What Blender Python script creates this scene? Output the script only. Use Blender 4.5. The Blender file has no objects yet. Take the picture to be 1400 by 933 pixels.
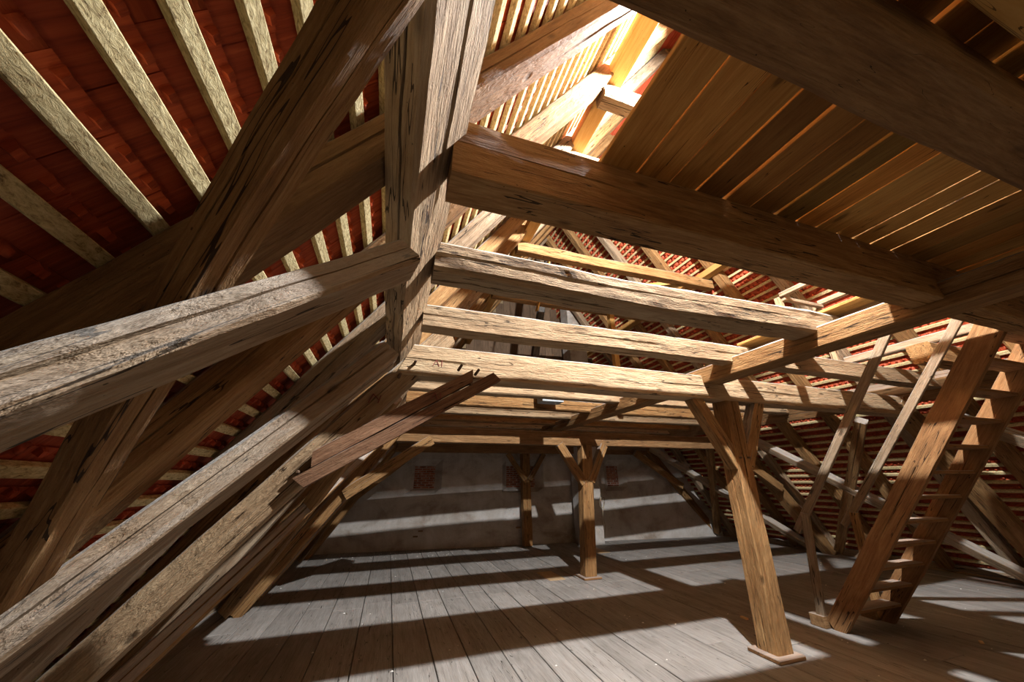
import bpy, math, random
import numpy as np
from mathutils import Vector, Matrix, noise

sc = bpy.context.scene
D = bpy.data
COL = sc.collection
R = math.radians

# ------------------------------------------------------------------ camera
CAM = Vector((0, 0, 1.6))
F_PX, YAW, PITCH, ROLL = 474.0, R(18.4), R(22.0), R(-.5)
fw = Vector((math.sin(YAW) * math.cos(PITCH), math.cos(YAW) * math.cos(PITCH), math.sin(PITCH)))
r0 = Vector((math.cos(YAW), -math.sin(YAW), 0))
u0 = r0.cross(fw)
rt = r0 * math.cos(ROLL) + u0 * math.sin(ROLL)
up = -r0 * math.sin(ROLL) + u0 * math.cos(ROLL)
cd = D.cameras.new('camera')
cd.sensor_width = 36
cd.lens = F_PX / 1400 * 36
cd.clip_start = .02
cam = D.objects.new('camera', cd)
COL.objects.link(cam)
cam.matrix_world = Matrix((( rt.x, up.x, -fw.x, CAM.x), (rt.y, up.y, -fw.y, CAM.y), (rt.z, up.z, -fw.z, CAM.z), (0, 0, 0, 1)))
sc.camera = cam

# ------------------------------------------------------------------ world, lamp, exposure
w = D.worlds.new('world')
sc.world = w
w.use_nodes = True
w.node_tree.nodes['Background'].inputs[0].default_value = (1.0, .70, .40, 1)
w.node_tree.nodes['Background'].inputs[1].default_value = .24
sc.view_settings.view_transform = 'Standard'
sc.view_settings.look = 'None'
sc.view_settings.gamma = 1
sc.view_settings.use_curve_mapping = False
sc.view_settings.exposure = 0.0
LAMP = Vector((2.60, 1.12, 5.85))
LAMP_W = 3100


# ------------------------------------------------------------------ materials
def nodes_of(name):
    m = D.materials.new(name)
    m.use_nodes = True
    nt = m.node_tree
    b = nt.nodes['Principled BSDF']
    b.inputs['Specular IOR Level'].default_value = .25
    return m, nt, b


def N(nt, t, **k):
    n = nt.nodes.new(t)
    for a, v in k.items():
        setattr(n, a, v)
    return n


def math_n(nt, op, a, b=None, clamp=False):
    n = N(nt, 'ShaderNodeMath', operation=op, use_clamp=clamp)
    for i, v in enumerate((a, b)):
        if v is None:
            continue
        if isinstance(v, (int, float)):
            n.inputs[i].default_value = v
        else:
            nt.links.new(v, n.inputs[i])
    return n.outputs[0]


def mixc(nt, fac, a, b, mode='MIX'):
    n = N(nt, 'ShaderNodeMix', data_type='RGBA', blend_type=mode)
    for i, v in ((0, fac), (6, a), (7, b)):
        if isinstance(v, (int, float)):
            n.inputs[i].default_value = v
        elif isinstance(v, tuple):
            n.inputs[i].default_value = v + (1,) if len(v) == 3 else v
        else:
            nt.links.new(v, n.inputs[i])
    return n.outputs[2]


def ramp(nt, fac, stops):
    n = N(nt, 'ShaderNodeValToRGB')
    e = n.color_ramp.elements
    while len(e) < len(stops):
        e.new(.5)
    for el, (p, c) in zip(e, stops):
        el.position = p
        el.color = (c + (1,)) if isinstance(c, tuple) else (c, c, c, 1)
    nt.links.new(fac, n.inputs[0])
    return n.outputs[0]


def coords(nt, scale, rnd=True):
    tc = N(nt, 'ShaderNodeTexCoord')
    mp = N(nt, 'ShaderNodeMapping')
    mp.inputs['Scale'].default_value = scale
    if rnd:
        oi = N(nt, 'ShaderNodeObjectInfo')
        m = N(nt, 'ShaderNodeVectorMath', operation='MULTIPLY_ADD')
        m.inputs[1].default_value = (37, 23, 51)
        nt.links.new(oi.outputs['Random'], m.inputs[0])
        nt.links.new(tc.outputs['Object'], m.inputs[2])
        nt.links.new(m.outputs[0], mp.inputs[0])
    else:
        nt.links.new(tc.outputs['Object'], mp.inputs[0])
    return mp.outputs[0]


def noise_n(nt, vec, scale=1, detail=5, rough=.6, dist=0):
    n = N(nt, 'ShaderNodeTexNoise')
    n.inputs['Scale'].default_value = scale
    n.inputs['Detail'].default_value = detail
    n.inputs['Roughness'].default_value = rough
    n.inputs['Distortion'].default_value = dist
    nt.links.new(vec, n.inputs['Vector'])
    return n.outputs['Fac']


def wood(name, dark, mid, light, dust=.5, crack=1.0, bump=.5, vary=.35, rough=.85, holes=.6, knots=1.0, gs=1.0):
    """sawn or hewn wood; grain along local x"""
    m, nt, b = nodes_of(name)
    g1 = noise_n(nt, coords(nt, (1.7 * gs, 15 * gs, 15 * gs)), 1, 7, .68, 1.1)
    g2 = noise_n(nt, coords(nt, (5 * gs, 95 * gs, 95 * gs)), 1, 4, .7, .2)
    g3 = noise_n(nt, coords(nt, (1.6, 2.2, 2.2)), 1, 4, .6, 0)
    mixg = math_n(nt, 'ADD', math_n(nt, 'MULTIPLY', g1, .55), math_n(nt, 'MULTIPLY', g2, .45))
    mixg = math_n(nt, 'ADD', math_n(nt, 'MULTIPLY', mixg, .75), math_n(nt, 'MULTIPLY', g3, .25))
    col = ramp(nt, mixg, [(.30, dark), (.47, mid), (.66, light)])
    oi = N(nt, 'ShaderNodeObjectInfo')
    hv = N(nt, 'ShaderNodeHueSaturation')
    nt.links.new(col, hv.inputs['Color'])
    nt.links.new(math_n(nt, 'MULTIPLY_ADD', oi.outputs['Random'], vary), hv.inputs['Value'])
    hv.inputs['Value'].links[0].from_node.inputs[2].default_value = 1 - vary / 2
    col = hv.outputs[0]
    if name == 'deck_board':
        wn = N(nt, 'ShaderNodeTexWhiteNoise', noise_dimensions='1D')
        nt.links.new(oi.outputs['Random'], wn.inputs['W'])
        tint = ramp(nt, wn.outputs['Value'], [(0, (.55, .60, .50)), (.25, (.62, .52, .46)), (.45, (1, .92, .8)), (.75, (1.0, 1.0, 1.0)), (1, (.95, .72, .5))])
        col = mixc(nt, 1.0, col, tint, 'MULTIPLY')
    # long drying cracks
    c1 = noise_n(nt, coords(nt, (.7, 16, 16)), 1, 2.5, .5, .15)
    cr = math_n(nt, 'ABSOLUTE', math_n(nt, 'SUBTRACT', c1, .5))
    cr = math_n(nt, 'LESS_THAN', cr, .006 * crack)
    gate = noise_n(nt, coords(nt, (1.3, 3, 3)), 1, 2, .5, 0)
    cr = math_n(nt, 'MULTIPLY', cr, math_n(nt, 'GREATER_THAN', gate, .47))
    # fine checks
    c2 = noise_n(nt, coords(nt, (2.4, 55, 55)), 1, 3, .6, .2)
    ck = math_n(nt, 'GREATER_THAN', c2, .70)
    ck = math_n(nt, 'MULTIPLY', ck, .6 * min(1, crack))
    # knots and beetle holes
    vo = N(nt, 'ShaderNodeTexVoronoi')
    vo.inputs['Scale'].default_value = 1
    nt.links.new(coords(nt, (2.2, 5.5, 5.5)), vo.inputs['Vector'])
    kn = math_n(nt, 'SMOOTH_MAX', math_n(nt, 'MULTIPLY', math_n(nt, 'SUBTRACT', .13, vo.outputs['Distance']), 12 * knots, True), 0, True)
    vh = N(nt, 'ShaderNodeTexVoronoi')
    vh.inputs['Scale'].default_value = 1
    nt.links.new(coords(nt, (22, 40, 40)), vh.inputs['Vector'])
    ho = math_n(nt, 'LESS_THAN', vh.outputs['Distance'], .16 * holes)
    hg = math_n(nt, 'GREATER_THAN', gate, .55)
    ho = math_n(nt, 'MULTIPLY', ho, hg)
    dk = math_n(nt, 'MAXIMUM', math_n(nt, 'MULTIPLY', cr, .9), math_n(nt, 'MAXIMUM', ck, math_n(nt, 'MULTIPLY', ho, .75)))
    dk = math_n(nt, 'MAXIMUM', dk, math_n(nt, 'MULTIPLY', kn, .6))
    col = mixc(nt, dk, col, (dark[0] * .22, dark[1] * .2, dark[2] * .18))
    if dust > 0:
        ge = N(nt, 'ShaderNodeNewGeometry')
        sp = N(nt, 'ShaderNodeSeparateXYZ')
        nt.links.new(ge.outputs['Normal'], sp.inputs[0])
        f = math_n(nt, 'MULTIPLY', math_n(nt, 'SUBTRACT', sp.outputs[2], .12), 2.2, True)
        f = math_n(nt, 'MULTIPLY', f, math_n(nt, 'MULTIPLY', ramp(nt, g3, [(.25, .55), (.6, 1.0)]), dust))
        col = mixc(nt, f, col, (.40, .385, .36))
    nt.links.new(col, b.inputs['Base Color'])
    b.inputs['Roughness'].default_value = rough
    g4 = noise_n(nt, coords(nt, (7, 22, 22)), 1, 5, .7, .4)
    h = math_n(nt, 'ADD', math_n(nt, 'MULTIPLY', g2, .45), math_n(nt, 'MULTIPLY', g1, .8))
    h = math_n(nt, 'ADD', h, math_n(nt, 'MULTIPLY', g4, 1.0))
    h = math_n(nt, 'SUBTRACT', h, math_n(nt, 'MULTIPLY', dk, .9))
    bp = N(nt, 'ShaderNodeBump')
    bp.inputs['Strength'].default_value = bump
    bp.inputs['Distance'].default_value = .02
    nt.links.new(h, bp.inputs['Height'])
    nt.links.new(bp.outputs[0], b.inputs['Normal'])
    return m


M = {}
M['oak'] = wood('hewn_oak', (.085, .037, .012), (.25, .127, .045), (.45, .27, .115), dust=.8, bump=.9)
M['pale_oak'] = wood('pale_oak', (.13, .072, .034), (.34, .225, .125), (.52, .39, .24), dust=.7, bump=1.0, crack=1.2)
M['dark_oak'] = wood('dark_oak', (.07, .034, .014), (.20, .105, .042), (.36, .21, .095), dust=.4, bump=1.0, crack=.12, holes=.4)
M['grey_oak'] = wood('grey_oak', (.11, .068, .035), (.28, .19, .115), (.46, .36, .25), dust=.9, bump=.9)
M['red_brace'] = wood('red_brown_wood', (.06, .025, .012), (.16, .078, .040), (.30, .17, .095), dust=.3, bump=.6, crack=1.5)
M['pine'] = wood('new_pine', (.30, .15, .035), (.46, .25, .07), (.58, .36, .13), dust=0, crack=.3, bump=.2, holes=0, knots=.7, gs=.7)
M['board'] = wood('deck_board', (.17, .08, .022), (.52, .27, .072), (.74, .44, .14), dust=.3, crack=.35, bump=.35, vary=.75, holes=.2, knots=1.3, gs=.8)
M['gable'] = wood('gable_board_wood', (.05, .03, .018), (.12, .075, .045), (.20, .13, .08), dust=0, bump=.4)
M['step'] = wood('stair_wood', (.085, .037, .013), (.24, .115, .043), (.40, .22, .095), dust=.5, bump=.5, crack=.7)
M['floorboard'] = wood('floorboard_grey', (.13, .112, .095), (.245, .222, .198), (.36, .335, .305), dust=0, crack=.6, bump=.35, vary=.22, holes=.2, knots=.6, gs=.7, rough=.8)
M['fresh_board'] = wood('fresh_floor_patch', (.30, .19, .10), (.46, .31, .17), (.58, .42, .26), dust=0, crack=.3, bump=.3, gs=.7)


def batten_mat():
    m, nt, b = nodes_of('rough_sawn_batten')
    g = noise_n(nt, coords(nt, (38, 90, 90)), 1, 5, .75, .6)
    g2 = noise_n(nt, coords(nt, (3, 6, 6)), 1, 3, .5, 0)
    c = ramp(nt, g, [(.34, (.16, .10, .04)), (.46, (.55, .435, .215)), (.62, (.80, .68, .38))])
    c = mixc(nt, math_n(nt, 'MULTIPLY', g2, .35), c, (.50, .36, .18))
    nt.links.new(c, b.inputs['Base Color'])
    b.inputs['Roughness'].default_value = .95
    bp = N(nt, 'ShaderNodeBump')
    bp.inputs['Strength'].default_value = 1
    bp.inputs['Distance'].default_value = .008
    nt.links.new(g, bp.inputs['Height'])
    nt.links.new(bp.outputs[0], b.inputs['Normal'])
    return m


def tile_mat():
    m, nt, b = nodes_of('clay_tile')
    g = noise_n(nt, coords(nt, (60, 2.5, 30)), 1, 4, .6, .3)
    oi = N(nt, 'ShaderNodeObjectInfo')
    c = ramp(nt, g, [(.3, (.22, .030, .012)), (.5, (.42, .068, .024)), (.7, (.58, .12, .045))])
    v = noise_n(nt, coords(nt, (3.3, 3.7, 3.3)), 1, 2, .5, 0)
    c = mixc(nt, math_n(nt, 'MULTIPLY', v, .45), c, (.30, .05, .025))
    nt.links.new(c, b.inputs['Base Color'])
    b.inputs['Roughness'].default_value = .6
    bp = N(nt, 'ShaderNodeBump')
    bp.inputs['Strength'].default_value = .8
    bp.inputs['Distance'].default_value = .006
    nt.links.new(g, bp.inputs['Height'])
    nt.links.new(bp.outputs[0], b.inputs['Normal'])
    return m


def plaster_mat():
    m, nt, b = nodes_of('old_plaster')
    g = noise_n(nt, coords(nt, (1.4, 1.4, 1.8), False), 1, 8, .65, .4)
    st = noise_n(nt, coords(nt, (9, 9, .8), False), 1, 4, .6, 0)
    f = noise_n(nt, coords(nt, (30, 30, 30), False), 1, 4, .7, 0)
    c = ramp(nt, g, [(.33, (.30, .24, .19)), (.5, (.52, .475, .43)), (.68, (.66, .635, .61))])
    c = mixc(nt, math_n(nt, 'MULTIPLY', st, .35), c, (.20, .165, .12))
    c = mixc(nt, math_n(nt, 'GREATER_THAN', f, .68), c, (.55, .52, .48))
    c = mixc(nt, math_n(nt, 'LESS_THAN', f, .33), c, (.09, .065, .045))
    nt.links.new(c, b.inputs['Base Color'])
    b.inputs['Roughness'].default_value = .95
    bp = N(nt, 'ShaderNodeBump')
    bp.inputs['Strength'].default_value = .6
    bp.inputs['Distance'].default_value = .02
    nt.links.new(f, bp.inputs['Height'])
    nt.links.new(bp.outputs[0], b.inputs['Normal'])
    return m


def brick_mat():
    m, nt, b = nodes_of('old_brick')
    g = noise_n(nt, coords(nt, (9, 9, 14)), 1, 4, .6, 0)
    c = ramp(nt, g, [(.35, (.16, .055, .030)), (.5, (.33, .11, .06)), (.68, (.48, .26, .18))])
    nt.links.new(c, b.inputs['Base Color'])
    b.inputs['Roughness'].default_value = .95
    return m


def flat_mat(name, col, rough=.7, metal=0.0, emit=None):
    m, nt, b = nodes_of(name)
    g = noise_n(nt, coords(nt, (20, 20, 20)), 1, 3, .6, 0)
    c = mixc(nt, math_n(nt, 'MULTIPLY', g, .4), col, tuple(x * .6 for x in col))
    nt.links.new(c, b.inputs['Base Color'])
    b.inputs['Roughness'].default_value = rough
    b.inputs['Metallic'].default_value = metal
    if emit:
        b.inputs['Emission Color'].default_value = (1, 1, 1, 1)
        b.inputs['Emission Strength'].default_value = emit
    return m


M['batten'] = batten_mat()
M['tile'] = tile_mat()
M['plaster'] = plaster_mat()
M['brick'] = brick_mat()
M['peg'] = flat_mat('oak_peg', (.12, .07, .04))
M['rope'] = flat_mat('hemp_rope', (.22, .18, .12), .9)
M['chip'] = flat_mat('wood_chip', (.70, .46, .24), .8)
M['pale_chip'] = flat_mat('pale_litter', (.75, .72, .66), .8)
M['lampglass'] = flat_mat('lamp_glass', (.9, .9, .9), .3, 0, 30)
M['lampbody'] = flat_mat('lamp_body', (.7, .7, .7), .4)
M['mark'] = flat_mat('red_chalk_mark', (.20, .05, .04), .9)
M['tar'] = wood('tarred_wood', (.02, .018, .016), (.05, .045, .04), (.10, .09, .08), dust=.2)
M['white'] = flat_mat('whitewashed_board', (.34, .36, .37), .8)


# ------------------------------------------------------------------ object helpers
WM = {}


def link(name, me, mat, parent=None, mw=None):
    o = D.objects.new(name, me)
    COL.objects.link(o)
    if mat is not None and not me.materials:
        me.materials.append(mat)
    if parent is not None:
        o.parent = parent
        if mw is not None:
            o.matrix_local = WM[parent.name].inverted() @ mw
    elif mw is not None:
        o.matrix_local = mw
    if mw is not None:
        WM[o.name] = mw.copy()
    return o


def tag(o, label=None, cat=None, group=None, kind=None):
    for k, v in (('label', label), ('category', cat), ('group', group), ('kind', kind)):
        if v:
            o[k] = v
    return o


def empty(name, loc=(0, 0, 0)):
    o = D.objects.new(name, None)
    o.empty_display_size = .1
    COL.objects.link(o)
    o.matrix_local = Matrix.Translation(loc)
    WM[o.name] = Matrix.Translation(loc)
    return o


def frame(p0, p1, upv):
    p0, p1, upv = Vector(p0), Vector(p1), Vector(upv)
    x = (p1 - p0)
    L = x.length
    x = x / L
    z = upv - x * upv.dot(x)
    z.normalize()
    y = z.cross(x)
    return Matrix(((x.x, y.x, z.x, p0.x), (x.y, y.y, z.y, p0.y), (x.z, y.z, z.z, p0.z), (0, 0, 0, 1))), L


def nz(x, y, z):
    return noise.noise(Vector((x, y, z)))


def timber_mesh(name, L, wd, ht, seed=0, rough=1.0, wane=.35, step=.10, cut0=0, cut1=0, taper=1.0, groove=True, bow=0.0):
    """hewn timber along +x; section wd (y) x ht (z); chamfered wany edges, drying shakes cut in"""
    sd = seed * 7.31 + .37
    # section parameter points: per side, fractions
    fr = [-.94, -.55, -.12, -.012, .012, .12, .55, .94]
    sec = []
    for side in range(4):
        for k, f in enumerate(fr):
            if side == 0:
                a, b_ = 1.0, f
            elif side == 1:
                a, b_ = -f, 1.0
            elif side == 2:
                a, b_ = -1.0, -f
            else:
                a, b_ = f, -1.0
            sec.append((a, b_, side, k))
    n = max(2, int(L / step) + 1)
    ns = len(sec)
    V = np.zeros((n, ns, 3))
    m = min(wd, ht)
    for i in range(n):
        t = i / (n - 1)
        x = t * L
        sc_ = 1 + (taper - 1) * t
        bx = bow * math.sin(math.pi * t)
        wy = nz(x * .55, sd, 1.3) * .014 * rough
        wz = nz(x * .55, sd, 8.3) * .014 * rough + bx
        cw = [max(.04, (.10 + wane * (nz(x * .9, sd + 3 * c, 4.4) * .5 + .16)) * rough) for c in range(4)]
        for j, (a, b_, side, k) in enumerate(sec):
            yy, zz = a * wd / 2, b_ * ht / 2
            # corner chamfer
            if k == 7 or k == 0:
                c = (side if k == 7 else side - 1) % 4
                q = cw[c] * m * .5
                if side in (0, 2):
                    zz = math.copysign(ht / 2 - q, zz)
                else:
                    yy = math.copysign(wd / 2 - q, yy)
            d = (nz(x * 2.2, yy * 9 + sd, zz * 9) * .006 + nz(x * 7, yy * 14 + sd, zz * 14 + 5) * .0035) * rough
            if groove and k in (3, 4):
                gd = max(0, nz(x * .8, side * 3.1 + sd, 6.6) + .12)
                if k == 3:
                    d -= min(.020, gd * .06)
                # groove drift
            s = 1 + d / (m * .5)
            dr = nz(x * .6, side * 5.7 + sd, 2.2) * .32 * (wd if side in (1, 3) else ht) * .5 if k in (3, 4) else 0
            if side in (0, 2):
                zz += dr
                yy *= s
            else:
                yy += dr
                zz *= s
            V[i, j] = (x + (cut0 * zz * (1 - t)) + cut1 * zz * t, yy * sc_ + wy, zz * sc_ + wz)
    verts = V.reshape(-1, 3)
    faces = []
    for i in range(n - 1):
        for j in range(ns):
            a, b_ = i * ns + j, i * ns + (j + 1) % ns
            faces.append((a, b_, b_ + ns, a + ns))
    faces.append(tuple(range(ns - 1, -1, -1)))
    faces.append(tuple((n - 1) * ns + j for j in range(ns)))
    me = D.meshes.new(name)
    me.from_pydata([tuple(v) for v in verts], [], faces)
    return me


def timber(name, p0, p1, wd, ht, mat, label=None, cat='beam', group=None, upv=(0, 0, 1), parent=None, kind=None, **kw):
    mw, L = frame(p0, p1, upv)
    kw.setdefault('seed', (hash_s(name + str(label)) % 997))
    me = timber_mesh(name, L, wd, ht, **kw)
    o = link(name, me, M[mat], parent, mw)
    if parent is None:
        tag(o, label, cat, group, kind)
    elif label:
        o['label'] = label
    return o


def hash_s(s):
    h = 0
    for ch in s:
        h = (h * 131 + ord(ch)) % 1000003
    return h


def box_mesh(name, L, wd, ht, bev=.004, x0=0.0):
    x1 = x0 + L
    y, z = wd / 2, ht / 2
    b_ = min(bev, wd * .3, ht * .3)
    vs, fs = [], []
    for x in (x0, x0 + b_, x1 - b_, x1):
        k = b_ if x in (x0, x1) else 0
        yy, zz = y - k, z - k
        c = b_ if k == 0 else b_ * .5
        vs += [(x, yy, -zz + c), (x, yy, zz - c), (x, yy - c, zz), (x, -yy + c, zz), (x, -yy, zz - c), (x, -yy, -zz + c), (x, -yy + c, -zz), (x, yy - c, -zz)]
    for i in range(3):
        for j in range(8):
            a, b2 = i * 8 + j, i * 8 + (j + 1) % 8
            fs.append((a, b2, b2 + 8, a + 8))
    fs.append(tuple(range(7, -1, -1)))
    fs.append(tuple(24 + j for j in range(8)))
    me = D.meshes.new(name)
    me.from_pydata(vs, [], fs)
    return me


def bar(name, p0, p1, wd, ht, mat, label=None, cat=None, group=None, upv=(0, 0, 1), parent=None, kind=None, bev=.004):
    mw, L = frame(p0, p1, upv)
    o = link(name, box_mesh(name, L, wd, ht, bev), M[mat], parent, mw)
    if parent is None:
        tag(o, label, cat, group, kind)
    elif label:
        o['label'] = label
    return o


def peg(parent, p, d, L=.09, r=.014):
    d = Vector(d).normalized()
    mw, _ = frame(Vector(p), Vector(p) + d, (0, 0, 1) if abs(d.z) < .9 else (1, 0, 0))
    vs, fs = [], []
    for x, rr in ((0, r), (L * .93, r * .92), (L, r * .6)):
        for k in range(8):
            a = k * math.pi / 4
            vs.append((x, rr * math.cos(a), rr * math.sin(a)))
    for i in range(2):
        for k in range(8):
            fs.append((i * 8 + k, i * 8 + (k + 1) % 8, i * 8 + 8 + (k + 1) % 8, i * 8 + 8 + k))
    fs.append(tuple(16 + k for k in range(8)))
    me = D.meshes.new('peg')
    me.from_pydata(vs, [], fs)
    return link('peg', me, M['peg'], parent, mw)


ORD = ['first', 'second', 'third', 'fourth', 'fifth', 'sixth', 'seventh', 'eighth', 'ninth', 'tenth', 'eleventh', 'twelfth', 'thirteenth', 'fourteenth']

# ------------------------------------------------------------------ main dimensions (metres)
Y0, Y1 = -1.6, 10.6            # extent of the roof modelled
XC = 3.87                      # ridge
S = 1.45                       # roof pitch (rise per metre)
ZI = 3.0                       # rafter inner line, left: z = ZI + S*x
ZO = 3.30                      # rafter outer line
COSP = 1 / math.sqrt(1 + S * S)
SINP = S * COSP
RIDGE = ZO + S * XC


def wall_y(x):
    return 10.46 - .11 * x


# ------------------------------------------------------------------ floor
floor = empty('floor', (0, 0, 0))
tag(floor, kind='structure')
random.seed(4)
xs = -2.5
seams = []
while xs < 10.3:
    wdt = random.uniform(.31, .39)
    seams.append((xs, wdt))
    xs += wdt
cache = {}
for i, (x, wdt) in enumerate(seams):
    if -.9 < x < 3.2:
        js = [Y0, .9, 6.15 + (.18 if i % 2 else 0) * (1 if i % 3 else 0), 10.6]
    else:
        js = [Y0, random.uniform(1.5, 4.3), random.uniform(5.6, 8.2), 10.6]
    for a, b_ in zip(js[:-1], js[1:]):
        me = box_mesh('floorboard', b_ - a - .006, wdt - .009, .034, .004)
        o = link('floorboard', me, M['floorboard'], floor)
        dz = random.uniform(-.003, .003)
        o.matrix_local = Matrix(((0, -1, 0, x + wdt / 2), (1, 0, 0, a), (0, 0, 1, -.017 + dz), (0, 0, 0, 1)))
for (x, y, lx, ly) in ((2.97, 6.52, .30, .62), (5.05, 8.35, .32, .9)):
    me = box_mesh('floor_patch', ly, lx, .012, .003)
    o = link('floor_patch', me, M['fresh_board'], floor)
    o['label'] = 'fresh yellowish replacement piece let into the grey boards'
    o.matrix_local = Matrix(((0, -1, 0, x), (1, 0, 0, y), (0, 0, 1, 0), (0, 0, 0, 1)))
sub = box_mesh('subfloor', 13.2, 12.6, .05)
o = link('subfloor', sub, M['dark_oak'], floor)
o.matrix_local = Matrix.Translation((-2.7, 4.5, -.07))

# ------------------------------------------------------------------ gable wall with niches
wall = empty('wall_back', (0, wall_y(0), 0))
wall.rotation_euler.z = math.atan(-.11)
bpy.context.view_layer.update()
tag(wall, kind='structure')


def wall_panel():
    """grid wall in local coords x (along), y (out of wall = -), z; depth per cell, splayed niche sides"""
    X = [-3.2, .44, .62, 1.20, 1.38, 3.06, 3.20, 4.08, 4.30, 6.2, 6.35, 6.75, 6.95, 10.8]
    Z = [-.05, .45, 1.30, 1.42, 2.02, 2.18, 2.95]
    nich = {(1.20 + .62) / 2: 1, (3.2 + 4.08) / 2: 2, (6.35 + 6.75) / 2: 3}

    def dep(x, z):
        base = 0.0
        if 3.13 < x < 10:
            base = .05
        for (a, b_, zz0, zz1) in ((.62, 1.20, 1.42, 2.02), (3.20, 4.08, 1.42, 2.02), (6.35, 6.75, 1.42, 2.02)):
            if a <= x <= b_ and zz0 <= z <= zz1:
                return base + .16
        return base
    # refine verticals and horizontals
    vs = [(x, dep(x, z) + nz(x * 1.3, z * 1.7, 2) * .015, z) for z in Z for x in X]
    nx = len(X)
    fs = []
    for j in range(len(Z) - 1):
        for i in range(nx - 1):
            a = j * nx + i
            fs.append((a, a + 1, a + 1 + nx, a + nx))
    me = D.meshes.new('plaster_face')
    me.from_pydata(vs, [], fs)
    return me


def cut_to_roof(me):
    for v in me.vertices:
        pass


wf = link('plaster_face', wall_panel(), M['plaster'], wall)
backm = box_mesh('wall_core', 14.4, .3, 3.1)
o = link('wall_core', backm, M['plaster'], wall)
o.matrix_local = Matrix.Translation((-3.4, .42, 1.4))
# bricks showing in the three niches
random.seed(9)
for (a, b_) in ((.63, 1.19), (3.21, 4.07), (6.36, 6.74)):
    base = .21 if a > 3 else .16
    z = 1.43
    r_ = 0
    vs, fs = [], []
    while z < 1.98:
        x = a - (.1 if r_ % 2 else 0)
        while x < b_ - .02:
            xa, xb = max(a, x), min(b_, x + .20)
            d = base - .018 + random.uniform(-.006, .006)
            k = len(vs)
            e = .006
            vs += [(xa + .004, base + .02, z), (xb - .004, base + .02, z), (xb - .004, base + .02, z + .05), (xa + .004, base + .02, z + .05),
                   (xa + .004 + e, d, z + e), (xb - .004 - e, d, z + e), (xb - .004 - e, d, z + .05 - e), (xa + .004 + e, d, z + .05 - e)]
            fs += [(k + 4, k + 5, k + 6, k + 7), (k, k + 1, k + 5, k + 4), (k + 1, k + 2, k + 6, k + 5), (k + 2, k + 3, k + 7, k + 6), (k + 3, k, k + 4, k + 7)]
            x += .21
        z += .058
        r_ += 1
    me = D.meshes.new('brickwork')
    me.from_pydata(vs, [], fs)
    o = link('brickwork', me, M['brick'], wall)
    o['kind'] = 'stuff'
# dark upright boards closing the gable above the masonry
gx = -.4
while gx < 8.2:
    hgt = max(.3, (RIDGE if False else 8.9) - abs(gx - 3.9) * 1.45 - 2.95 - .25)
    me = box_mesh('gable_board', hgt, .235, .03)
    o = link('gable_board', me, M['gable'], wall)
    o.matrix_local = Matrix(((0, 1, 0, gx), (0, 0, 1, .05 + .01 * (int(gx * 10) % 2)), (1, 0, 0, 2.95), (0, 0, 0, 1)))
    gx += .24
# small sockets low in the wall: dark blocks stand in for the shade inside the holes
for (x, z) in ((.74, .30), (.86, .42), (3.45, .42), (5.3, .5)):
    me = box_mesh('socket_shade_block', .12, .05, .035)
    o = link('socket_shade_block', me, M['dark_oak'], wall)
    o.matrix_local = Matrix.Translation((x, .015, z))
# plaster chimney shaft against the wall, behind the middle post
ch = box_mesh('chimney_shaft', 7.6, .62, .52, .02)
o = link('chimney_shaft', ch, M['plaster'])
o.matrix_local = Matrix(((0, 1, 0, 5.33), (0, 0, 1, 9.50), (1, 0, 0, 0), (0, 0, 0, 1)))
tag(o, 'square grey plastered chimney shaft standing at the back wall behind the middle post', 'chimney')

# ------------------------------------------------------------------ roof slopes: battens and clay tiles
GAUGE = .0886                   # batten spacing measured along x


def slope_frame(side):
    """matrix: local x = along Y world, y = up the slope, z = inward normal; origin at the eaves line"""
    if side < 0:
        o0 = Vector((-2.30, 0, ZO + S * -2.30))
        ys = Vector((COSP, 0, SINP))
        zn = Vector((SINP, 0, -COSP))
    else:
        xr = 2 * XC + 2.30
        o0 = Vector((xr, 0, ZO + S * -2.30))
        ys = Vector((-COSP, 0, SINP))
        zn = Vector((-SINP, 0, -COSP))
    xa = ys.cross(zn)
    return Matrix(((xa.x, ys.x, zn.x, o0.x), (xa.y, ys.y, zn.y, o0.y), (xa.z, ys.z, zn.z, o0.z), (0, 0, 0, 1)))


def project(p):
    v = Vector(p) - CAM
    c = (v.dot(rt), v.dot(up), v.dot(fw))
    if c[2] < .05:
        return None
    return 700 + F_PX * c[0] / c[2], 466.5 - F_PX * c[1] / c[2], c[2]


TW, TLN, TH = .178, .33, .013


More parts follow.
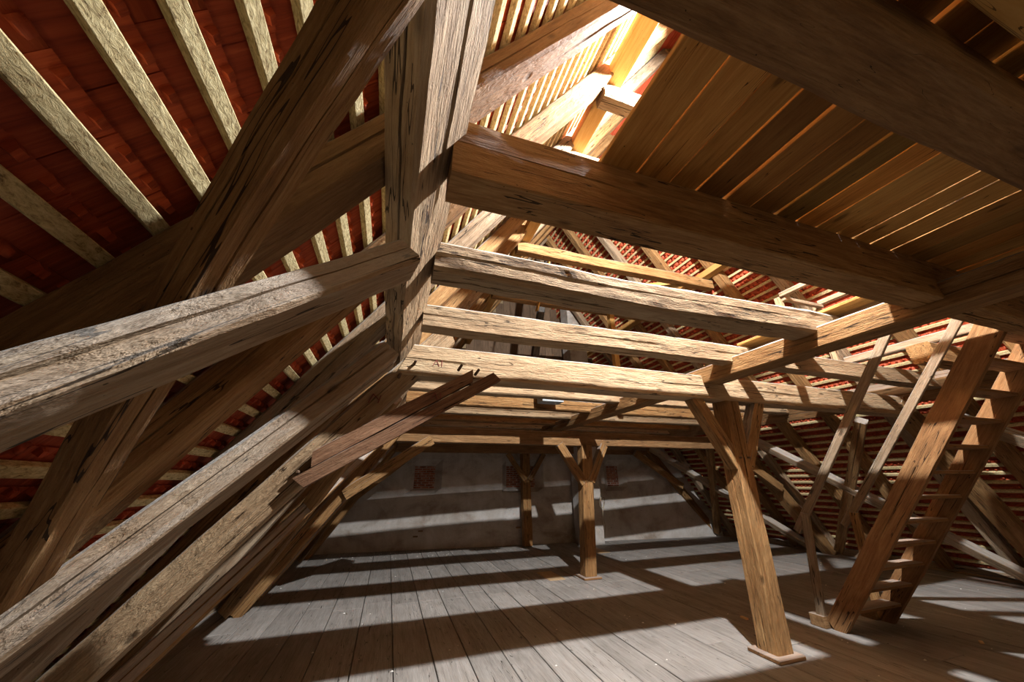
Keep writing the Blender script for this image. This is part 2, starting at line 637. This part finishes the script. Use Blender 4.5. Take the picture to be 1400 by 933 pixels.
def tile_geo():
    vs = [(-TW / 2, 0, 0), (TW / 2, 0, 0), (TW / 2, TLN, 0), (-TW / 2, TLN, 0)]
    vs = [(x, y, z) for z in (0, -TH) for (x, y, _) in vs]
    # rounded lower edge (beaver tail): pull corners
    vs[0] = (-TW / 2, .045, 0); vs[1] = (TW / 2, .045, 0)
    vs[4] = (-TW / 2, .045, -TH); vs[5] = (TW / 2, .045, -TH)
    vs += [(0, 0, 0), (0, 0, -TH)]
    fs = [(0, 8, 1, 2, 3), (7, 6, 5, 9, 4), (0, 4, 9, 8), (8, 9, 5, 1), (1, 5, 6, 2), (2, 6, 7, 3), (3, 7, 4, 0)]
    for cx in (-TW / 4, TW / 4):
        k = len(vs)
        a, b_ = cx - .014, cx + .014
        y0, y1, zt = TLN - .026, TLN - .004, .026
        vs += [(a, y0, 0), (b_, y0, 0), (b_, y1 + .006, 0), (a, y1 + .006, 0), (a + .003, y0 + .002, zt), (b_ - .003, y0 + .002, zt), (b_ - .003, y1, zt * .8), (a + .003, y1, zt * .8)]
        fs += [(k + 4, k + 5, k + 6, k + 7), (k, k + 1, k + 5, k + 4), (k + 1, k + 2, k + 6, k + 5), (k + 2, k + 3, k + 7, k + 6), (k + 3, k, k + 4, k + 7)]
    return vs, fs


TV, TF = tile_geo()
tile_me = D.meshes.new('clay_tile')
tile_me.from_pydata(TV, [], TF)
tile_me.materials.append(M['tile'])
TVn = np.array(TV)

SL = (XC + 2.30) / COSP
for side in (-1, 1):
    rf = empty('roof_left' if side < 0 else 'roof_right', (0, 0, 0))
    tag(rf, kind='structure')
    mw = slope_frame(side)
    rnd = random.Random(11 + side)
    gl = GAUGE / COSP
    nrow = int(SL / gl)
    bl = Y1 - Y0
    sgn = 1 if (mw @ Vector((1, 0, 0)) - mw @ Vector((0, 0, 0))).y > 0 else -1
    xbeg = Y0 if sgn > 0 else -Y1
    bme = None
    tiles = []
    for k in range(nrow):
        s = .004 + k * gl
        off = rnd.uniform(-.004, .004)
        bmsh = box_mesh('roof_batten', bl, .046, .036, .003)
        o = link('roof_batten', bmsh, M['batten'], rf)
        o.matrix_local = mw @ Matrix.Translation((xbeg, s + off, -.020)) @ Matrix.Rotation(rnd.uniform(-.0012, .0012), 4, 'Z')
        # tile course hooked over this batten
        j = 0
        x = xbeg + (TW + .002) * (.5 if k % 2 else 1)
        while x < xbeg + bl - .05:
            tilt = R(-3.6)
            # head of the tile lies on the batten's outer side, nib over its upper edge
            t = Matrix.Translation((x + rnd.uniform(-.002, .002), s + .055 - TLN + .018 + rnd.uniform(-.004, .004), -.064 + rnd.uniform(-.002, .001))) @ Matrix.Rotation(tilt * -1, 4, 'X') @ Matrix.Rotation(rnd.uniform(-.008, .008), 4, 'Z')
            tiles.append(mw @ t)
            x += TW + .002
    # largest 300 in view become single tiles
    sc_l = []
    for i, t in enumerate(tiles):
        c = t @ Vector((0, TLN * .8, 0))
        q = project(c)
        if q and -10 < q[0] < 1410 and -10 < q[1] < 940:
            if side < 0 and not (q[0] < 760):
                continue
            if side > 0 and c.z < 3.0 and q[2] < 3.5:
                pass
            sc_l.append((q[2], i))
    sc_l.sort()
    near = set(i for _, i in sc_l[:300])
    for i in near:
        o = D.objects.new('clay_tile', tile_me)
        COL.objects.link(o)
        o.parent = rf
        o.matrix_local = tiles[i]
    rest = [t for i, t in enumerate(tiles) if i not in near]
    A = np.array([[list(r) for r in t] for t in rest])
    P = np.einsum('nij,vj->nvi', A[:, :3, :3], TVn) + A[:, None, :3, 3]
    nv = len(TV)
    me = D.meshes.new('clay_tile_field')
    fv = []
    base = np.array([i for f in TF for i in f])
    cnt = np.array([len(f) for f in TF])
    loops = (base[None, :] + (np.arange(len(rest)) * nv)[:, None]).ravel()
    cnts = np.tile(cnt, len(rest))
    starts = np.concatenate([[0], np.cumsum(cnts)[:-1]])
    me.vertices.add(len(rest) * nv)
    me.vertices.foreach_set('co', P.reshape(-1))
    me.loops.add(len(loops))
    me.loops.foreach_set('vertex_index', loops)
    me.polygons.add(len(cnts))
    me.polygons.foreach_set('loop_start', starts)
    me.polygons.foreach_set('loop_total', cnts)
    me.update(calc_edges=True)
    o = link('clay_tile_field', me, M['tile'], rf)
    o['kind'] = 'stuff'

# ridge capping
rb = D.meshes.new('ridge_cap')
vs, fs = [], []
for k in range(int((Y1 - Y0) / .3)):
    y = Y0 + k * .3
    b0 = len(vs)
    for yy in (y, y + .32):
        for (x, z) in ((-.20, -.22), (-.08, -.03), (0, .02), (.08, -.03), (.20, -.22)):
            vs.append((XC + x, yy, RIDGE + .10 + z + (.012 if yy == y else 0)))
    for q in range(4):
        fs.append((b0 + q, b0 + q + 1, b0 + q + 6, b0 + q + 5))
rb.from_pydata(vs, [], fs)
o = link('ridge_cap', rb, M['tile'])
tag(o, 'row of clay ridge caps along the top where both roof slopes meet', 'ridge tiles', kind='structure')
# sole kerbs where the slopes meet the floor
timber('sole_kerb', (-2.16, Y0, .05), (-2.16, 10.5, .05), .22, .16, 'grey_oak', 'long low kerb beam along the floor edge under the left roof slope', 'beam', rough=.6)
timber('sole_kerb', (9.98, Y0, .05), (9.98, 9.4, .05), .26, .16, 'grey_oak', 'long low grey kerb beam along the floor edge under the right roof slope', 'beam', rough=.6)


# ------------------------------------------------------------------ rafters and upper collars
RY = [-.62, .30, 1.15, 1.94, 2.80, 3.66, 4.55, 5.45, 6.35, 7.2, 8.1, 9.0, 9.75]
zm = (ZI + ZO) / 2
for i, y in enumerate(RY):
    for side in (-1, 1):
        if side > 0 and y > 9.5:
            continue
        xf = -2.10
        pA = Vector((xf, y, zm + S * xf))
        pB = Vector((XC, y, zm + S * XC - .05))
        if side > 0:
            pA.x, pB.x = 2 * XC - pA.x, 2 * XC - pB.x
        wd = .17 + .03 * ((i * 7 + side) % 3) / 2
        mt = 'dark_oak' if (side < 0 and i == 2) else ('grey_oak' if (i + side) % 3 == 0 else 'oak')
        timber('rafter', pA, pB, wd, .165, mt,
               'old hewn rafter on the %s roof slope, %s from the near end' % ('left' if side < 0 else 'right', ORD[i]), 'rafter',
               'rafters of the %s slope' % ('left' if side < 0 else 'right'), upv=(0, 0, 1), seed=i * 2 + side + 40, rough=1.3, step=.16)

for i, (y, z) in enumerate(((1.34, 6.30), (2.02, 5.42), (2.86, 5.42), (4.78, 5.42), (6.45, 5.42), (8.2, 5.42))):
    x0 = (z - ZI) / S + .02
    timber('upper_collar', (x0, y, z), (2 * XC - x0, y, z), .17, .20, 'pale_oak' if i < 3 else 'oak',
           '%s high collar beam tying the rafters above the boarded deck' % ORD[i], 'beam', 'high collar beams', rough=1.3, step=.16, seed=90 + i)
# new pine purlins laid along the roof above the high collars
bar('upper_purlin', (1.82, Y0, 5.60), (1.82, 9.9, 5.60), .19, .13, 'pine', 'new yellow pine timber running along the left above the high collar beams', 'beam')
bar('upper_purlin', (2 * XC - 1.86, Y0, 5.60), (2 * XC - 1.86, 9.9, 5.60), .17, .13, 'pine', 'new yellow pine timber running along the right above the high collar beams', 'beam')

# ------------------------------------------------------------------ long purlins
th = math.atan(1.2)
nP = Vector((math.cos(th), 0, math.sin(th)))   # up-slope direction in xz
nQ = Vector((-math.sin(th), 0, math.cos(th)))  # outward normal
c0 = Vector((-.03, 0, 2.665))
t6 = R(60)
cen = c0 + Vector((math.cos(t6), 0, math.sin(t6))) * .18 + Vector((-math.sin(t6), 0, math.cos(t6))) * .075
timber('purlin', (cen.x, Y0, cen.z), (cen.x, 10.2, cen.z + .02), .36, .15, 'pale_oak',
       'massive hewn purlin hanging overhead on the left, its end butting the pegged strut', 'beam', upv=(-math.sin(t6), 0, math.cos(t6)), seed=5, rough=1.3, wane=.08)
cr = Vector((7.56, 0, 2.66)) + Vector((-nP.x, 0, nP.z)) * .165 + Vector((-nQ.x, 0, nQ.z)) * .10
timber('purlin', (cr.x, Y0, cr.z), (cr.x, 9.6, cr.z), .33, .20, 'dark_oak',
       'dark hewn purlin under the right roof slope behind the stair', 'beam', upv=(-nQ.x, 0, nQ.z), seed=6)
timber('middle_purlin', (3.62, Y0, 2.775), (3.62, 10.0, 2.765), .26, .19, 'oak',
       'heavy brown middle beam over the posts, carrying the ends of the cross joists', 'beam', seed=8, rough=.8, wane=.2)

# ------------------------------------------------------------------ cross joists of the upper deck
JX0 = .12


def joist(y, z0, z1, wd, x0, x1, mat, label, yend=None, **kw):
    zc = (z0 + z1) / 2
    return timber('cross_joist', (x0, y, zc), (x1, yend if yend is not None else y, zc), wd, z1 - z0, mat, label, 'beam', 'cross joists of the upper deck', **kw)


joist(.30, 2.77, 3.04, .21, .1, 7.9, 'dark_oak', 'very large dark cross joist crossing the top right, nearest to the camera', seed=21, rough=1.1, wane=.3)
joist(1.13, 2.74, 3.05, .18, .1, 7.9, 'oak', 'brown cross joist carrying the near end of the boarded deck', seed=22, yend=1.17, rough=.7, wane=.02)
joist(1.975, 2.80, 3.03, .24, JX0, 3.86, 'pale_oak', 'pale ragged cross joist with a hacked face, ending on the middle beam', seed=23, rough=2.2, wane=.25, step=.04)
joist(2.79, 2.80, 3.01, .16, JX0, 7.6, 'pale_oak', 'pale cross joist just in front of the pegged tie beam', seed=24, rough=.9)
JY = [4.06, 4.95, 5.90, 6.68, 7.50, 8.30, 9.10]
for i, y in enumerate(JY):
    joist(y, 2.80, 3.0, .20, JX0, 7.5, 'pale_oak' if i % 2 else 'oak', '%s cross joist behind the pegged tie beam' % ORD[i], seed=30 + i, step=.16)
# stub of a cut joist beyond the stair opening, and the trimmer it sits in
timber('cut_joist_end', (6.02, 2.22, 3.02), (7.6, 2.22, 3.02), .22, .24, 'oak', 'sawn joist end showing its end grain beyond the stair opening', 'beam', seed=44)
timber('trimmer', (6.30, 1.25, 3.22), (6.30, 3.1, 3.22), .12, .10, 'grey_oak', 'grey topped trimmer board beside the stair opening', 'beam', seed=45)
timber('trimmer', (4.02, 1.25, 3.07), (4.02, 3.15, 3.07), .16, .13, 'dark_oak', 'light topped trimmer lying beside the middle beam at the stair opening', 'beam', seed=46)  # darker wood stands in for shade on its side face

# tie beams of the frames
TIE = [(3.26, 2.50, 2.79, 'pale_oak', 'pale tie beam with carved assembly marks resting on the leaning front post'),
       (6.58, 2.25, 2.51, 'dark_oak', 'dark tie beam resting on the middle post'),
       (9.86, 2.32, 2.54, 'dark_oak', 'dark tie beam on the rearmost post along the back wall')]
ties = []
for i, (y, z0, z1, mt, lb) in enumerate(TIE):
    x0 = .02 if i == 0 else .1
    ye = y if i < 2 else 9.45
    xe = 7.45
    ties.append(timber('tie_beam', (x0, y, (z0 + z1) / 2), (xe, ye, (z0 + z1) / 2 - (.02 if i == 0 else 0)), .21, z1 - z0, mt, lb, 'beam', 'tie beams of the frames', seed=50 + i, rough=.7, wane=.2, cut0=.45))
timber('wall_plate', (-.3, 10.15, 2.5), (7.4, 9.35, 2.5), .14, .12, 'grey_oak', 'thin pale rail high along the back wall behind the rearmost tie beam', 'beam', seed=58)

# struts of the frames, in the plane of the slope
W = [(3.26, Vector((-2.02, 3.26, .08)), Vector((.42, 3.26, 2.97)), .20, .21),
     (6.40, Vector((-1.72, 6.40, .02)), Vector((.10, 6.40, 2.52)), .22, .20),
     (9.75, Vector((-1.62, 10.2, .02)), Vector((.10, 9.9, 2.54)), .22, .20)]
strut = []
for i, (y, a, b_, wd, ht) in enumerate(W):
    strut.append(timber('frame_strut', a, b_, wd, ht, 'oak' if i else 'pale_oak',
                 ['big sloping left strut with pegs and a red carved mark, meeting the pale tie beam', 'sloping left strut under the dark middle tie beam',
                  'sloping left strut standing against the back wall'][i], 'strut', 'left frame struts', upv=(0, 0, 1), seed=60 + i, cut1=.5, rough=1.1))
WR = [(-.25, 'dark'), (3.26, 'pale'), (6.40, ''), (9.55, '')]
for i, (y, _) in enumerate(WR):
    timber('frame_strut', (9.74, y, .02), (7.42, y, 2.74), .23, .21, 'oak',
           ['sloping right strut nearest the camera at the picture edge', 'sloping right strut with a bright worn patch beyond the stair',
            'sloping right strut with a wide foot behind the front post', 'sloping right strut in front of the back wall'][i], 'strut', 'right frame struts',
           upv=(0, 0, 1), seed=66 + i)
# packing block under the left purlin behind the strut
timber('bearing_block', (-.36, 3.26, 2.45), (-.06, 3.26, 2.80), .18, .16, 'dark_oak', 'short dark bearing block between left strut and overhead purlin', 'block', seed=71)

# knee braces of the frames on the left
kb = empty('knee_brace', (-.62, 3.115, 1.60))
tag(kb, 'split red-brown knee brace pegged across pale tie beam and left strut', 'brace')
timber('split_half', (-.57, 3.115, 1.765), (.64, 3.115, 2.515), .075, .104, 'red_brace', parent=kb, seed=73, rough=.6, wane=.1, step=.05, groove=False, cut0=.5, cut1=.6)
timber('split_half', (-.63, 3.112, 1.60), (.87, 3.112, 2.53), .075, .102, 'red_brace', parent=kb, seed=77, rough=.6, wane=.1, step=.05, groove=False, cut1=-.3, cut0=-.4)
for x, z in ((.50, 2.56), (.66, 2.53)):
    peg(kb, (x, 3.09, z), (.15, -1, .25), .10)
peg(kb, (.62, 3.09, 2.43), (.1, -1, .1), .03)
for x, z in ((-.52, 1.80), (-.64, 1.67)):
    peg(strut[0], (x, 3.17, z), (-.2, -1, .1), .07)
for x, z in ((-.02, 2.47), (.10, 2.60)):
    peg(strut[0], (x, 3.17, z), (.2, -1, .35), .07)
for x, z in ((-.92, 1.76), (-.83, 1.83)):
    peg(strut[0], (x, 3.17, z), (-.1, -1, .1), .03, .012)
timber('knee_brace', (-.62, 6.27, 1.42), (.62, 6.27, 2.27), .10, .17, 'oak', 'orange-brown knee brace on the second left strut', 'brace', seed=74, rough=.6)
timber('knee_brace', (-.75, 9.75, 1.25), (.62, 9.75, 2.36), .10, .17, 'oak', 'small knee brace on the left strut by the back wall', 'brace', seed=75, rough=.6)
for y in (6.3, 9.3):
    timber('knee_brace', (8.45, y - .1, 1.40), (6.9, y - .1, 2.36), .10, .17, 'oak', '%s right knee brace under its tie beam' % ('middle' if y < 7 else 'rearmost'), 'brace', seed=int(y * 10), rough=.6)

# posts with their braces
FOOT = []


def post(p0, p1, wd, dp, mat, label, braces, plinth, seed):
    po = timber('post', p0, p1, wd, dp, mat, label, 'post', 'posts under the middle beam', upv=(0, 1, 0), seed=seed, wane=.25, rough=.8)
    for a, b_, lb, w2 in braces:
        br = timber('knee_brace', a, b_, .13, w2, mat, lb, 'brace', 'post braces', upv=(0, 1, 0) if False else (0, 0, 1), seed=seed + len(lb), rough=.6, wane=.15)
    if plinth:
        x, y = p0[0], p0[1]
        o = bar('sill_plate', (x - plinth, y, .018), (x + plinth, y, .018), plinth * 2, .036, 'step', parent=po, bev=.006)
    return po


p1 = post((3.78, 3.27, .03), (3.90, 3.27, 2.50), .215, .21, 'oak', 'thick leaning front post on a small sill plate, with two braces at its head',
          [((3.80, 3.24, 1.74), (3.36, 3.24, 2.52), 'left brace at the head of the leaning front post', .15),
           ((3.94, 3.24, 1.76), (4.38, 3.24, 2.52), 'right brace at the head of the leaning front post', .15)], .17, 81)
for x in (3.80, 3.92):
    peg(p1, (x, 3.17, 1.83), (.1, -1, 0), .03, .012)
post((3.55, 6.48, .03), (3.73, 6.56, 2.27), .23, .22, 'oak', 'middle post with lit faces and a thin rope tied to it',
     [((3.60, 6.48, 1.55), (3.13, 6.50, 2.27), 'left brace at the head of the middle post', .15),
      ((3.74, 6.48, 1.58), (4.13, 6.50, 2.27), 'right brace at the head of the middle post', .15)], .17, 84)
post((3.64, 9.80, .02), (3.64, 9.86, 2.32), .23, .2, 'oak', 'rearmost post close to the back wall',
     [((3.58, 9.72, 1.62), (3.10, 9.78, 2.32), 'left brace at the head of the rearmost post', .13),
      ((3.70, 9.72, 1.62), (4.15, 9.70, 2.32), 'right brace at the head of the rearmost post', .13)], 0, 87)

# rope hanging on the middle post
cu = D.curves.new('rope', 'CURVE')
cu.dimensions = '3D'
cu.bevel_depth = .005
cu.bevel_resolution = 2
sp = cu.splines.new('BEZIER')
pts = [(3.82, 6.36, 1.55), (3.90, 6.35, 1.42), (3.84, 6.34, 1.30), (3.92, 6.35, 1.20), (3.86, 6.34, 1.12), (3.91, 6.35, 1.30), (3.87, 6.34, 1.0), (3.90, 6.35, .80), (3.86, 6.34, .62)]
sp.bezier_points.add(len(pts) - 1)
for bp_, p in zip(sp.bezier_points, pts):
    bp_.co = p
    bp_.handle_left_type = bp_.handle_right_type = 'AUTO'
tmp = D.objects.new('rope_curve', cu)
COL.objects.link(tmp)
dg = bpy.context.evaluated_depsgraph_get()
rme = D.meshes.new_from_object(tmp.evaluated_get(dg))
rme.name = 'rope'
D.objects.remove(tmp)
o = link('rope', rme, M['rope'])
tag(o, 'thin looped rope hanging on the right side of the middle post', 'rope')

# ------------------------------------------------------------------ wind braces, left: near bay as seen, then the bays behind
def pz(x):
    return 2.5 + 1.2 * x


timber('wind_brace', (-.81, .71, 1.54), (-.045, 1.28, 2.455), .135, .118, 'grey_oak',
       'bowed grey-topped wind brace crossing the left side and ending at the overhead purlin', 'brace', upv=nQ, seed=101, rough=1.2, step=.05)
timber('wind_brace', (-1.66, 2.53, .69), (-.07, .376, 2.596), .115, .108, 'oak',
       'very thick brown wind brace rising to the top edge, crossed by the grey-topped brace', 'brace', upv=nQ, seed=102, rough=1.3, step=.05, wane=.45)
timber('wind_brace', (-1.80, 1.66, .34), (-.10, 2.38, 2.41), .20, .145, 'grey_oak',
       'long pale grey wind brace lying in front of the pegged strut', 'brace', upv=nQ, seed=103, rough=1.0, step=.07)
k = 0
for (ya, yb, x0) in ((3.5, 6.2, -1.75), (6.7, 9.5, -1.6)):
    for rev in (0, 1):
        a = Vector((x0, ya if rev else yb, .12))
        b_ = Vector((-.05, (yb if rev else ya + .4) - .2, 2.40))
        timber('wind_brace', a, b_, .17, .14, 'oak', '%s wind brace on the left between the struts, %s' % (['nearer', 'farther'][k // 2], ['rising toward the camera', 'rising toward the back wall'][rev]), 'brace', upv=nQ, seed=110 + k, step=.16)
        k += 1
k = 0
nR = (-nQ.x, 0, nQ.z)
for (ya, yb) in ((0.2, 3.0), (3.5, 6.1), (6.7, 9.3)):
    for rev in (0, 1):
        a = Vector((9.55, ya if rev else yb, .14))
        b_ = Vector((7.5, (yb - .1) if rev else (ya + .3), 2.50))
        timber('wind_brace', a, b_, .16, .14, 'grey_oak' if rev else 'oak', '%s bay wind brace on the right slope, %s' % (['nearest', 'middle', 'rearmost'][k // 2], ['its foot at the farther strut', 'its foot at the nearer strut'][rev]), 'brace', upv=nR, seed=120 + k, step=.16)
        k += 1

# ------------------------------------------------------------------ boarded deck
deck = empty('upper_deck', (0, 0, 3.07))
tag(deck, kind='structure')
dx = [.82, 1.035, 1.24, 1.42, 1.62, 1.81, 2.01, 2.185, 2.36, 2.555, 2.72, 2.90, 3.12, 3.32, 3.54, 3.74, 3.95, 4.16, 4.36, 4.56, 4.78, 5.0, 5.2, 5.42]
gaps = [.006, .006, .010, .020, .006, .016, .010, .004, .008, .008, .008, .009, .006, .008, .007, .008, .006, .006, .006, .006, .006, .006, .006]
random.seed(21)
for a, b_, g in zip(dx[:-1], dx[1:], gaps):
    me = box_mesh('deck_board', 2.55 + random.uniform(-.02, .02), b_ - a - g, .028, .003)
    o = link('deck_board', me, M['board'], deck)
    ya = -1.25
    if 3.6 < a < 4.7 and not 4.1 < a < 4.2:  # unseen longer boards added to shade the stair; the short one passes light
        me = box_mesh('deck_board', 4.05, b_ - a - g, .028, .003)
        D.objects.remove(o)
        o = link('deck_board', me, M['board'], deck)
    o.matrix_local = Matrix.Translation((0, 0, -3.07)) @ Matrix(((0, -1, 0, (a + b_ - g) / 2), (1, 0, 0, ya), (0, 0, 1, 3.07 + random.uniform(-.003, .006)), (0, 0, 0, 1)))
timber('edge_beam', (1.0, .0, 2.96), (7.9, .0, 2.96), .24, .16, 'pine', 'bright pine beam in the top right corner in front of the dark joist', 'beam', seed=131, rough=.5)

# ------------------------------------------------------------------ stair with handrails
st = empty('open_stair', (5.45, 3.5, 0))
tag(st, 'steep open wooden stair with two stringers and thin treads leading to the deck', 'stair')
LX, RX = 5.03, 5.87
d = Vector((0, -1, 1.40)).normalized()


def on(x, z, off=0):
    """point on the stringer centre line at height z"""
    return Vector((x, 3.50 - z / 1.34 + off, z))


for x, lb in ((LX, None), (RX, None)):
    timber('stringer', on(x, .0), on(x, 3.02), .06, .19, 'step', parent=st, upv=(0, .8, .6), seed=140 + int(x), rough=.35, wane=.1, cut0=.5)
for i in range(12):
    z = .22 + i * .238
    p = on(0, z)
    bar('tread', (LX + .02, p.y, z), (RX - .02, p.y, z), .185, .034, 'step', parent=st, bev=.006)
bar('stair_foot', (LX - .10, 3.62, .06), (LX + .06, 3.62, .06), .16, .12, 'dark_oak', parent=st)
bar('stair_foot', (RX - .08, 3.60, .06), (RX + .08, 3.60, .06), .16, .12, 'dark_oak', parent=st)
bar('handrail', (4.99, 3.60, .98), (4.99, 1.86, 3.28), .045, .085, 'grey_oak', parent=st, upv=(0, .8, .6))
bar('handrail', (5.93, 3.62, 1.0), (5.93, 1.74, 3.32), .045, .085, 'grey_oak', parent=st, upv=(0, .8, .6))
bar('rail_post', (4.98, 3.60, .0), (4.98, 3.44, 1.20), .05, .085, 'grey_oak', parent=st, upv=(0, 1, 0))
bar('rail_post', (5.93, 3.56, .0), (5.93, 3.46, 1.18), .05, .085, 'oak', parent=st, upv=(0, 1, 0))
# guard rail round the opening on the deck
gr = empty('guard_rail', (5.2, 2.8, 3.1))
tag(gr, 'light square guard rail around the stair opening on the upper deck', 'railing')
bar('rail', (4.80, 2.80, 3.92), (4.80, 1.2, 3.92), .06, .06, 'grey_oak', parent=gr)
bar('rail', (5.56, 2.80, 3.92), (5.56, 1.2, 3.92), .06, .06, 'grey_oak', parent=gr)
bar('rail', (4.80, 2.78, 3.86), (5.56, 2.78, 3.86), .05, .05, 'grey_oak', parent=gr)
bar('rail_post', (4.80, 2.84, 3.0), (4.80, 2.84, 3.90), .07, .07, 'pale_oak', parent=gr, upv=(0, 1, 0))
bar('rail_post', (5.56, 2.84, 3.0), (5.56, 2.84, 3.90), .07, .07, 'pale_oak', parent=gr, upv=(0, 1, 0))

# ------------------------------------------------------------------ upper middle posts and braces in new pine
bar('upper_post', (4.6, 6.35, 3.0), (4.6, 6.35, 5.4), .12, .12, 'pine', 'thin upright pine post standing on the joists under the high collar beams', 'post', upv=(0, 1, 0))
bar('upper_brace', (5.9, 4.9, 5.58), (4.6, 5.6, 5.58), .15, .08, 'pine', 'yellow pine brace lying across the right end of the high collar beam', 'brace')
timber('tarred_post', (3.0, 7.4, 4.2), (3.3, 6.9, 6.9), .16, .16, 'tar', 'short black tarred timber leaning under the ridge beyond the joists', 'beam', upv=(0, 1, 0), seed=151)
bar('tall_board', (2.55, 6.0, 4.9), (2.75, 5.6, 6.1), .03, .14, 'pine', 'thin slanting pine batten between the high collar beams', 'plank', upv=(0, 1, 0))
bar('metal_box', (2.35, 5.55, 3.02), (2.75, 5.55, 3.02), .25, .30, 'white', 'small pale grey box lying on the joists behind the tie beam', 'box')

# ------------------------------------------------------------------ lamp under the first high collar
lp = empty('work_lamp', LAMP)
tag(lp, 'bright white work lamp hung high beyond the edge of the boarded deck', 'lamp')
bm = box_mesh('lamp_glass', .10, .03, .03, .008, -.05)
o = link('lamp_glass', bm, M['lampglass'], lp)
o.matrix_local = Matrix.Identity(4)
bm = box_mesh('lamp_housing', .14, .05, .03, .006, -.07)
o = link('lamp_housing', bm, M['lampbody'], lp)
o.matrix_local = Matrix.Translation((0, 0, .035))
ld = D.lights.new('lamp_light', 'POINT')
ld.energy = LAMP_W
ld.color = (.98, .99, 1.0)
ld.shadow_soft_size = .05
lo = D.objects.new('lamp_light', ld)
COL.objects.link(lo)
lo.location = LAMP + Vector((0, 0, -.09))

# ------------------------------------------------------------------ carved marks on the frame
def mark(parent, x, y, z, s, strokes):
    vs, fs = [], []
    for (a, b_) in strokes:
        a = Vector((a[0], 0, a[1])) * s
        b_ = Vector((b_[0], 0, b_[1])) * s
        t = (b_ - a).normalized()
        q = Vector((-t.z, 0, t.x)) * .003
        k = len(vs)
        vs += [a - q, a + q, b_ + q, b_ - q]
        vs += [v + Vector((0, .02, 0)) for v in vs[k:k + 4]]
        fs += [(k, k + 1, k + 2, k + 3), (k, k + 4, k + 5, k + 1), (k + 1, k + 5, k + 6, k + 2), (k + 2, k + 6, k + 7, k + 3), (k + 3, k + 7, k + 4, k)]
    me = D.meshes.new('assembly_mark')
    me.from_pydata([tuple(v) for v in vs], [], fs)
    return link('assembly_mark', me, M['mark'], parent, Matrix.Translation((x, y, z)))


AI = [((0, 0), (.5, 1)), ((.5, 1), (.95, 0)), ((1.35, 0), (1.35, 1))]
mark(ties[0], .27, 3.149, 2.60, .06, AI)
mark(strut[0], -.24, 3.152, 2.22, .085, [((0, .1), (.35, 1)), ((.35, 1), (.9, .45)), ((.9, .1), (1.1, .9))])
mark(kb, .27, 3.068, 2.27, .06, AI)

# ------------------------------------------------------------------ litter on the floor
random.seed(5)
for i, (x, y, s, lb) in enumerate(((6.0, 2.75, .07, 'small bright wood chip on the floor at the lower right'), (4.35, 4.05, .09, 'pale wood offcut on the floor right of the front post'))):
    me = box_mesh('wood_chip', s, s * .45, s * .2, .003)
    o = link('wood_chip', me, M['chip'])
    o.matrix_local = Matrix.Translation((x, y, s * .1)) @ Matrix.Rotation(.5 + i, 4, 'Z')
    tag(o, lb, 'wood chip')
vs, fs = [], []
for i in range(260):
    x, y = random.uniform(-1.5, 9), random.uniform(2.6, 9.2)
    if random.random() < .5:
        x, y = random.gauss(1.5, 1.6), wall_y(1.5) - abs(random.gauss(0, .7)) - .1
    s = random.uniform(.006, .018)
    a = random.uniform(0, 3)
    k = len(vs)
    for q in range(4):
        vs.append((x + s * math.cos(a + q * 1.57), y + s * math.sin(a + q * 1.57) * .6, .003))
    vs.append((x, y, .003 + s * .6))
    fs += [(k, k + 1, k + 4), (k + 1, k + 2, k + 4), (k + 2, k + 3, k + 4), (k + 3, k, k + 4)]
me = D.meshes.new('floor_litter')
me.from_pydata(vs, [], fs)
o = link('floor_litter', me, M['pale_chip'])
tag(o, 'scattered crumbs of mortar and wood on the attic floorboards', 'litter', kind='stuff')
